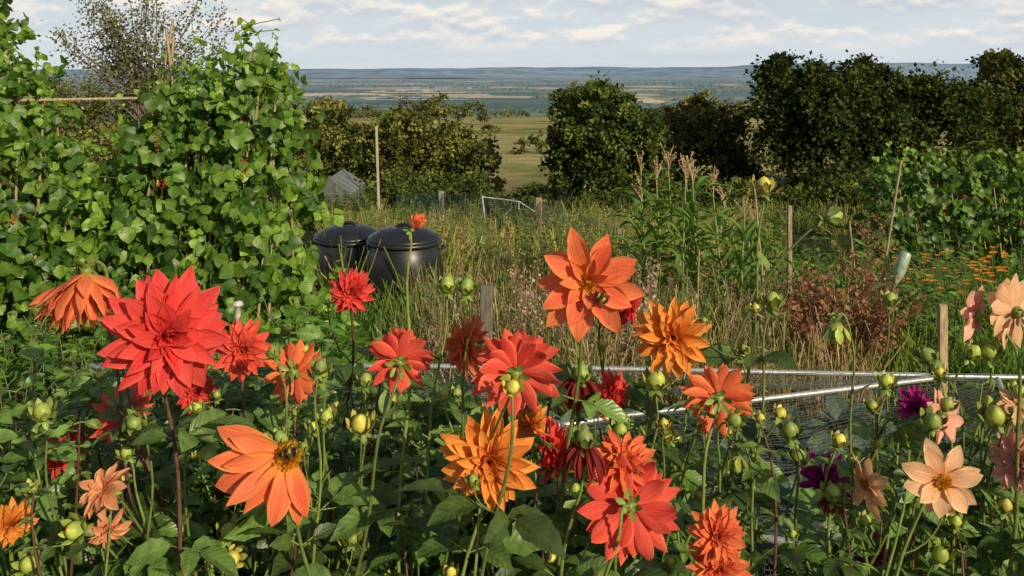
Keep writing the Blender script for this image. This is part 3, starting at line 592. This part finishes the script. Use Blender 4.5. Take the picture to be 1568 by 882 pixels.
BUDC=[(.31,.36,.06),(.42,.38,.07),(.25,.31,.055),(.18,.24,.05)]
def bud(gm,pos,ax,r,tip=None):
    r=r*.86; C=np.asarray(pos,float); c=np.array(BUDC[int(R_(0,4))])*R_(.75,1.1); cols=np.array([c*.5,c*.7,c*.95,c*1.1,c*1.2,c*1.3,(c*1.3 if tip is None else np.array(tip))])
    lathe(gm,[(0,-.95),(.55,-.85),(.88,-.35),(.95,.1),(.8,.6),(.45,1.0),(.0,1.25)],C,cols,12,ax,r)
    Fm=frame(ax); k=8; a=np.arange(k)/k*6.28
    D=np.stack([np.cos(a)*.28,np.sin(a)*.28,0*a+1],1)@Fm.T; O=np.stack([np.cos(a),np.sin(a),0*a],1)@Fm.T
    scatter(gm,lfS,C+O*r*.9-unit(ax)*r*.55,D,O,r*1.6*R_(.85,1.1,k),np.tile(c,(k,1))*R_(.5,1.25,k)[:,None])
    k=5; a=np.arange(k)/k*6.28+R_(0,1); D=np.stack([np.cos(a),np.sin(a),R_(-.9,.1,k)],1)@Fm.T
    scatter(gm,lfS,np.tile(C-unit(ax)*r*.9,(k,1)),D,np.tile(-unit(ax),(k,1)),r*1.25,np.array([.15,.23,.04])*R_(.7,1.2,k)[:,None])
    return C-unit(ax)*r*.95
def leafpair(gm,p,size,dark=1.):
    a=R_(0,6.28)
    for s in (0,math.pi):
        az=a+s+R_(-.3,.3); d=np.array([math.cos(az),math.sin(az),R_(-.25,.8)]); L=size*R_(.7,1.25)
        pet_=p+unit(d)*L*.55; sd=unit(np.cross(d,[0,0,1])); tube(gm,[p,pet_],.0015,(.14,.20,.05),4,False)
        col=np.array([.09,.155,.033])*R_(.4,1.8)*dark; P=[pet_,p+unit(d)*L*.3,p+unit(d)*L*.3]; D=[d+[0,0,-.15],d*.6+sd*.9,d*.6-sd*.9]
        scatter(gm,dl,np.array(P),np.array(D),np.tile([0,-.25,1.],(3,1))+rng.normal(size=(3,3))*.45,np.array([1,.75,.75])*L,np.tile(col,(3,1))*R_(.8,1.25,3)[:,None])
GS=(.15,.20,.048); PS=(.11,.055,.04)
def stem(gm,lmb,top,ax,base,col,r=.0024,zleaf=1.0):
    top=np.asarray(top,float); base=np.asarray(base,float); h=top[2]-base[2]; a=unit(ax)
    p=bez(top,top-a*min(.13,h*.18)+[R_(-.03,.03),0,0],np.array([base[0]+(top[0]-base[0])*.5+R_(-.13,.13),base[1]+(top[1]-base[1])*.5,base[2]+h*.5]),base,22)
    p[1:-1,0]+=.005*np.sin(np.arange(20)*.9+R_(0,6)); c=np.array(col)*R_(.6,1.35)
    tube(gm,p,np.linspace(r*.8,r*1.9,22),c,6,False)
    for i in range(4,20,3):
        if p[i][2]<zleaf+.06 and rng.random()<.45:
            d=np.array([R_(-1,1),R_(-.6,.3),R_(.8,1.6)]); L=R_(.05,.14); q=p[i]+unit(d)*L; tube(gm,bez(p[i],p[i]+unit(d*[1,1,.3])*L*.4,q-[0,0,L*.3],q,7),r*.55,c,5,False); bud(gm,q+[0,0,.008],(d[0]*.4,-.2,1),R_(.006,.011))
        if p[i][2]<zleaf:
            if rng.random()<.9: leafpair(lmb,p[i],R_(.045,.085))
        elif rng.random()<.3:
            scatter(gm,lfS,[p[i]],[[R_(-1,1),R_(-1,1),.6]],[[0,0,1.]],R_(.02,.04),[np.array([.14,.21,.045])])
groups={}
def grp(k):
    if k not in groups: groups[k]=(empty('dahlia_plant'),MB(),MB())
    return groups[k]
def base_for(x,y): return (x*.9+R_(-.22,.22),y+R_(.05,.3),0.02)
B=[
('a',(.105,1.26,1.303),(-.15,-1,.15),.076,'star',COR,True,(.92,.35,.06)),
('b',(-.476,1.26,1.233),(.45,-.75,.05),.086,'double',RED,False,None),
('b',(-.652,1.4,1.283),(.12,-.35,-.95),.068,'bell',COR,False,(.92,.5,.12)),
('b',(-.680,1.43,1.262),(-.25,-.3,-.85),.058,'bell',COR,False,None),
('b',(-.295,1.68,1.186),(.1,-.9,-.15),.044,'decor',RED,False,(.9,.25,.06)),
('b',(-.453,1.54,1.124),(.1,-.8,.1),.052,'decor',CRD,False,(.8,.4,.08)),
('c',(-.367,1.54,1.085),(.1,.7,-.3),.055,'decor',COR,False,None),
('c',(-.172,1.4,1.149),(-.05,.85,.1),.054,'decor',CRD,False,None),
('c',(-.073,1.54,1.129),(-.75,-.4,.15),.058,'decor',COR,False,(.9,.4,.08)),
('a',(.005,1.26,1.179),(.05,.9,.1),.064,'double',CRD,False,None),
('a',(.246,1.4,1.187),(-.1,-1,.12),.062,'decor',ORA,True,(.9,.35,.03)),
('a',(-.031,1.26,1.057),(0,-1,.2),.069,'decor',ORA,False,(.88,.16,.04)),
('a',(.163,1.26,.994),(.1,.75,-.45),.070,'double',CRD,False,None),
('a',(.158,1.30,1.035),(.1,-.5,.6),.052,'decor',COR,False,None),
('c',(-.312,1.26,1.068),(.45,-.85,.15),.100,'fan',COR,True,(.92,.4,.08)),
('c',(-.624,1.4,.952),(-.3,-.5,.5),.046,'star',POR,False,None),
('c',(-.619,1.4,.89),(.3,-.6,-.4),.036,'star',POR,False,None),
('b',(-.659,1.54,1.019),(.1,.5,-.6),.056,'decor',CRD,False,None),
('b',(-.82,1.68,.894),(.1,-.5,.3),.046,'decor',RED,False,None),
('c',(-.77,1.4,.9),(.5,-.5,-.3),.042,'decor',ORA,False,None),
('a',(.061,1.4,1.012),(.85,-.35,-.1),.05,'decor',RED,False,None),
('a',(.166,1.54,1.047),(.6,-.6,0),.043,'decor',RED,False,None),
('a',(.19,1.54,1.201),(.8,-.4,-.1),.043,'decor',((.62,.025,.03),(.75,.06,.05)),False,None),
('a',(.316,1.4,1.094),(.15,.8,.05),.058,'decor',COR,False,None),
('a',(.283,1.26,.954),(0,-.95,.3),.043,'decor',COR,True,None),
('a',(.285,1.26,.908),(0,-.9,.4),.044,'decor',COR,True,None),
('a',(.034,1.54,.997),(.1,-.8,.5),.038,'decor',ORA,False,None),
('b',(-.58,1.68,1.002),(.1,-.8,.2),.042,'decor',RED,False,None),
('d',(.592,1.26,1.03),(0,-1,.12),.053,'single',PEA,True,(.9,.4,.12)),
('d',(.711,1.4,1.22),(-.6,.5,.1),.046,'single',PNK,False,None),
('d',(.760,1.38,1.23),(-.35,.7,.1),.058,'star',PEA,False,None),
('d',(.656,1.4,1.062),(.5,-.7,.2),.042,'single',PNK,False,None),
('d',(.546,1.4,.962),(-.9,-.2,-.1),.05,'single',PEA,True,None),
('d',(.780,1.4,.992),(-.7,-.5,.2),.052,'decor',PNK,False,None),
('d',(.775,1.4,1.082),(-.2,-.8,.2),.032,'single',PEA,False,None),
('e',(.678,1.54,1.025),(.1,-.8,.3),.040,'cact',MAG,False,None),
('e',(.571,1.68,.84),(.1,-.7,.2),.058,'cact',MAG,False,None),
('e',(.655,1.68,.708),(-.1,-.8,.4),.052,'cact',MAG,False,None),
]
for (k,p,ax,Rr,sty,pal,op,bs) in B:
    e,gm,lm=grp(k); t=bloom(e,gm,p,ax,Rr,sty,pal,op,bs,((-.78,.05,-.62),150) if sty=='fan' else None)
    if sty=='bell':
        tt=np.array(t); q=tt+[.012,.045,-.01]; tube(gm,bez(tt,tt+[0,0,.014],q+[0,0,.016],q-[0,0,.02],8),.003,GS,6,False); t=q-[0,0,.02]; ax=(0,.1,1)
        k_=5; a=np.arange(k_)*1.26; scatter(gm,lfS,np.tile(tt-[0,0,.004],(k_,1)),np.stack([np.cos(a),np.sin(a)-.3,.5+0*a],1),np.tile([0,0,1.],(k_,1)),.02,np.tile([.24,.32,.05],(k_,1)))
    stem(gm,lm,t,ax if abs(ax[2])<.8 else (ax[0],ax[1],.4 if ax[2]<0 else 1),base_for(p[0],p[1]),PS if k in('b','e') else GS,zleaf=p[2]-.14)
for p,Rr in (((.106,1.4,1.122),.055),((.1,1.26,1.08),.055),((.49,1.4,.94),.03)):
    e,gm,lm=grp('a'); t=bloom(e,gm,p,(.05,-.1,1),Rr,'wilt',WLT); stem(gm,lm,t+[0,0,.01],(0,.0,1),base_for(p[0]+.03,p[1]+.05),GS); bud(gm,np.array(p)+[0,-.005,.008],(0,-.1,1),.015)
e,gm,lm=grp('c'); t=bloom(e,gm,(-.152,1.4,1.352),(.55,-.1,.6),.028,'half',COR,False,(.9,.5,.08)); stem(gm,lm,t,(.1,0,1),(-.2,1.45,.02),GS,zleaf=1.0)
BU=[('a',(.386,1.4,1.417),(0,0,1),.0145,.02,(.8,.3,.03)),('a',(.49,1.4,1.37),(.9,-.1,.3),.016,-.30,None),('a',(.496,1.4,1.194),(0,-.1,-1),.018,-.12,None),('a',(.399,1.4,1.24),(.1,0,1),.015,-.2,None),
('c',(-.099,1.4,1.265),(0,-.2,1),.014,-.06,None),('c',(-.069,1.4,1.262),(.1,-.3,.9),.0145,-.1,None),('c',(-.231,1.4,1.052),(0,-.4,.9),.018,0,None),('c',(-.29,1.38,1.135),(0,-.3,1),.015,.0,None),('c',(-.285,1.36,1.152),(.3,-.3,1),.012,0,None),
('a',(.221,1.4,1.119),(.1,-.3,1),.017,-.02,None),('a',(.344,1.4,.994),(0,-.3,-.9),.015,0,None),('c',(-.146,1.4,.902),(0,-.3,1),.016,0,None),('b',(-.719,1.4,1.07),(0,-.3,1),.016,-.05,None),
('c',(-.649,1.36,.91),(-.3,-.7,.4),.017,0,(.85,.4,.05)),('c',(-.434,1.4,.887),(.3,-.4,.9),.016,0,None),('c',(-.739,1.4,.837),(-.2,-.6,.6),.016,0,None),('c',(-.429,1.4,.847),(.5,-.5,.4),.014,0,None),('c',(-.736,1.4,.952),(0,-.2,1),.012,0,None),
('e',(.426,1.4,1.042),(-.2,-.4,.9),.016,.03,None),('d',(.741,1.4,1.065),(-.3,-.5,.8),.019,.02,None),('d',(.638,1.4,1.157),(-.6,-.2,.7),.015,.0,None),('d',(.706,1.4,1.162),(.4,-.3,.8),.013,0,None),('d',(.731,1.4,1.162),(-.2,-.4,.8),.014,0,None),
('b',(-.579,1.4,1.057),(.3,-.6,-.3),.014,0,None),('a',(.326,1.34,1.082),(.2,-.8,.4),.012,0,None),('a',(.001,1.2,1.18),(.1,-.6,.4),.011,0,None),('d',(.573,1.4,1.117),(0,-.2,1),.013,0,None),('c',(-.284,1.4,1.062),(0,-.2,1),.012,0,None),
('c',(-.224,1.4,1.12),(.1,-.2,1),.012,0,None),('a',(.166,1.4,1.042),(0,-.3,.9),.013,0,None),('d',(.626,1.36,1.072),(-.1,-.6,.7),.015,0,None),('d',(.666,1.4,1.082),(.2,-.3,.9),.012,0,None),
('e',(.501,1.4,1.027),(.3,-.2,.9),.012,.05,None),('d',(.656,1.4,.852),(0,-.5,.8),.015,0,None),('a',(-.039,1.4,.872),(0,-.3,1),.013,0,None),('c',(-.249,1.4,.877),(.2,-.5,.7),.015,0,None),('d',(.756,1.4,.927),(0,-.3,1),.013,0,None),
('c',(-.304,1.4,1.047),(0,-.3,1),.010,0,None),('c',(-.104,1.4,1.097),(0,0,1),.009,0,None),('a',(.233,1.4,1.052),(0,0,1),.009,0,None),('b',(-.364,1.4,1.162),(-.3,0,.9),.011,0,None),('d',(.776,1.4,1.102),(0,-.2,1),.012,0,None),
('b',(-.29,1.5,1.04),(0,0,1),.009,0,None),('b',(-.59,1.4,1.008),(-.2,-.4,.9),.011,0,None),('d',(.60,1.45,1.23),(.2,-.1,1),.012,.05,None),('a',(.37,1.45,1.15),(-.4,0,.8),.009,-.1,None),('e',(.47,1.5,.96),(0,-.3,.9),.014,0,None),('e',(.44,1.5,1.03),(.4,-.3,.8),.012,0,None)]
for (k,p,ax,r,ln,tip) in BU:
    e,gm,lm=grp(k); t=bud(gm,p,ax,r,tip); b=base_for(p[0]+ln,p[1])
    if ax[2]<0:
        q=np.array(t)+[.012,.0,.015]; tube(gm,bez(t,np.array(t)+[0,0,.012],q+[0,0,.01],q+[.008,0,-.02],6),.0018,GS,5,False); stem(gm,lm,q+[.008,0,-.02],(-.1,0,1),b,GS,.0020,p[2]-.2)
    else: stem(gm,lm,t,ax,b,GS,.0020,p[2]-.2)
def shoots(key,n,xr,yr,zr,sz=(.045,.08),nl=9):
    e,gm,lm=grp(key)
    for i in range(n):
        x=R_(*xr); y=R_(*yr); zt=R_(*zr); top=np.array([x,y,zt]); b=np.array([x+R_(-.2,.2),y+R_(-.05,.15),.02])
        p=bez(top,top-[R_(-.08,.08),0,.15],b+[R_(-.1,.1),0,.5*zt],b,14); tube(gm,p,np.linspace(.0016,.0045,14),np.array(GS if rng.random()<.6 else PS)*R_(.7,1.3),5,False)
        for j in range(0,nl):
            if rng.random()<.85: leafpair(lm,p[j],R_(*sz)*(.65+.055*j))
        if rng.random()<.5: bud(gm,top+[0,0,.01],(R_(-.4,.4),-.3,1),R_(.007,.012))
shoots('b',42,(-1.05,-.45),(1.5,2.0),(.78,1.04),(.05,.09)); shoots('c',50,(-.55,-.05),(1.5,1.95),(.72,1.0),(.05,.09)); shoots('a',42,(-.1,.38),(1.45,1.9),(.66,.98),(.05,.09))
shoots('d',24,(.72,1.05),(1.5,1.9),(.7,1.05),(.035,.065)); shoots('e',9,(.42,.72),(1.5,1.8),(.5,.74),(.04,.07)); shoots('d',20,(.5,.85),(1.4,1.5),(.85,1.12),(.025,.04),4)
shoots('b',34,(-1.5,-.4),(2.1,2.7),(.5,.82)); shoots('a',30,(-.4,.36),(2.1,2.7),(.4,.66)); shoots('c',30,(-.75,.4),(1.38,1.5),(.66,.86),(.055,.085)); shoots('c',30,(-.75,.4),(1.35,1.6),(.9,1.12),(.02,.035),4)
for k,(e,gm,lm) in groups.items():
    gm.build('stems_and_buds',M_stem,e)
    if lm.v: lm.build('leaves',M_dleaf,e)

# ------------------------------------------------------------ bumblebees
def bee(pos,fwd,up,L=.018):
    e=empty('bumblebee'); f=unit(fwd); s=unit(np.cross(f,up)); u=np.cross(s,f); C=np.asarray(pos,float); K=(.012,.011,.012); Yl=(.65,.38,.03); Wt=(.7,.68,.6)
    prof=[(0,-.5),(.16,-.46),(.25,-.36),(.29,-.22),(.28,-.08),(.22,.02),(.25,.12),(.25,.24),(.16,.33),(.12,.36),(.14,.42),(.12,.5),(0,.54)]
    cols=np.array([Wt,K,K,K,Yl,K,K,K,Yl,K,K,K,K],float); m=MB(); lathe(m,prof,C,cols,14,f,L)
    k=900; t=R_(-.48,.5,k); pr=np.array(prof); r=np.interp(t,pr[:,1],pr[:,0]); a=R_(0,6.28,k); ra=np.cos(a)[:,None]*s+np.sin(a)[:,None]*u
    ci=np.clip(np.searchsorted(pr[:,1],t),0,12); scatter(m,leaf_t(2,2,.12,0,0,.2),C+(f*t[:,None]+ra*r[:,None])*L,ra-f*.5,rng.normal(size=(k,3)),L*.13,cols[ci])
    for sd in (-1,1):
        tube(m,[C+(f*.5+s*sd*.05)*L,C+(f*.62+s*sd*.12+u*.1)*L,C+(f*.75+s*sd*.18)*L],.0003,K,4,False)
        for j in (-.02,.12,.22):
            tube(m,[C+(f*j-u*.15+s*sd*.15)*L,C+(f*(j+.02)-u*.12+s*sd*.38)*L,C+(f*(j*1.5)-u*.36+s*sd*.5)*L],[.0006,.0005,.0003],K,5,False)
    m.build('body',M_fuzz,e); w=MB()
    for sd in (-1,1): scatter(w,leaf_t(6,3,.30,.05,.0,.65),[C+(f*.16+u*.24+s*sd*.08)*L],[-f*.9+s*sd*.6+u*.1],[u],L*.6,[(.07,.05,.035)])
    w.build('wings',M_fuzz,e)
bee((.120,1.228,1.290),(-.6,-.2,.5),(-.1,-1,.2),.021); bee((-.302,1.235,1.078),(-.75,-.1,-.1),(.2,-.6,.7),.023)

# ------------------------------------------------------------ sky, sun, camera
SE,AZ=23,144
sd=np.array([math.sin(rd(AZ))*math.cos(rd(SE)),math.cos(rd(AZ))*math.cos(rd(SE)),math.sin(rd(SE))])
w=bpy.data.worlds.new('World'); scene.world=w; w.use_nodes=True; nt=w.node_tree; nt.nodes.clear()
o=N(nt,'ShaderNodeOutputWorld'); bg=N(nt,'ShaderNodeBackground'); bg.inputs[1].default_value=.075
sk=N(nt,'ShaderNodeTexSky',sky_type='NISHITA'); sk.sun_disc=False; sk.sun_elevation=rd(SE); sk.sun_rotation=rd(AZ); sk.altitude=150; sk.dust_density=1.2
tc=N(nt,'ShaderNodeTexCoord').outputs['Generated']
def mapn(loc,scl):
    mp=N(nt,'ShaderNodeMapping'); mp.inputs['Location'].default_value=loc; mp.inputs['Scale'].default_value=scl; nt.links.new(tc,mp.inputs[0]); return mp.outputs[0]
SC=(7,7,18)
c1=noise(nt,mapn((1.3,.4,.25),SC),1.5,7,.57); c2=noise(nt,mapn((1.3,.4,.37),SC),1.5,7,.57); c3=noise(nt,mapn((4,2,1),(2.2,2.2,20)),1.5,5,.6)
sx=N(nt,'ShaderNodeSeparateXYZ'); nt.links.new(tc,sx.inputs[0])
cov=mapr(nt,c1,.42,.51); shade=mapr(nt,math_(nt,'SUBTRACT',c1,c2),-.06,.09)
ccol=mixc(nt,shade,(8.0,8.6,9.3),(12.8,11.9,10.6))
band=mapr(nt,sx.outputs[2],.012,.035); hi=mapr(nt,sx.outputs[2],.10,.30,1,.1)
base=mixc(nt,mapr(nt,sx.outputs[2],0.05,.30,.95,.05),sk.outputs[0],(8.4,9.5,10.2))
base=mixc(nt,math_(nt,'MULTIPLY',math_(nt,'MULTIPLY',mapr(nt,c3,.42,.6),.6),hi),base,(9.6,10.2,10.5))
fin=mixc(nt,math_(nt,'MULTIPLY',math_(nt,'MULTIPLY',math_(nt,'MULTIPLY',cov,band),.88),hi),base,ccol)
nt.links.new(fin,bg.inputs[0]); nt.links.new(bg.outputs[0],o.inputs[0])
l=bpy.data.lights.new('sun','SUN'); l.energy=5.0; l.angle=rd(.5); l.color=(1,.86,.60); lo=bpy.data.objects.new('sun',l); scene.collection.objects.link(lo)
lo.rotation_euler=Vector(sd).to_track_quat('Z','Y').to_euler()
cam=bpy.data.cameras.new('camera'); co=bpy.data.objects.new('camera',cam); scene.collection.objects.link(co); scene.camera=co
co.location=(0,0,1.6); co.rotation_euler=(rd(90),0,0); cam.lens=32.14; cam.sensor_width=36; cam.shift_y=-.2162; cam.clip_start=.05; cam.clip_end=60000
scene.view_settings.view_transform='Standard'; scene.view_settings.look='None'; scene.view_settings.exposure=0
print('VERTS',sum(len(m.vertices) for m in bpy.data.meshes))
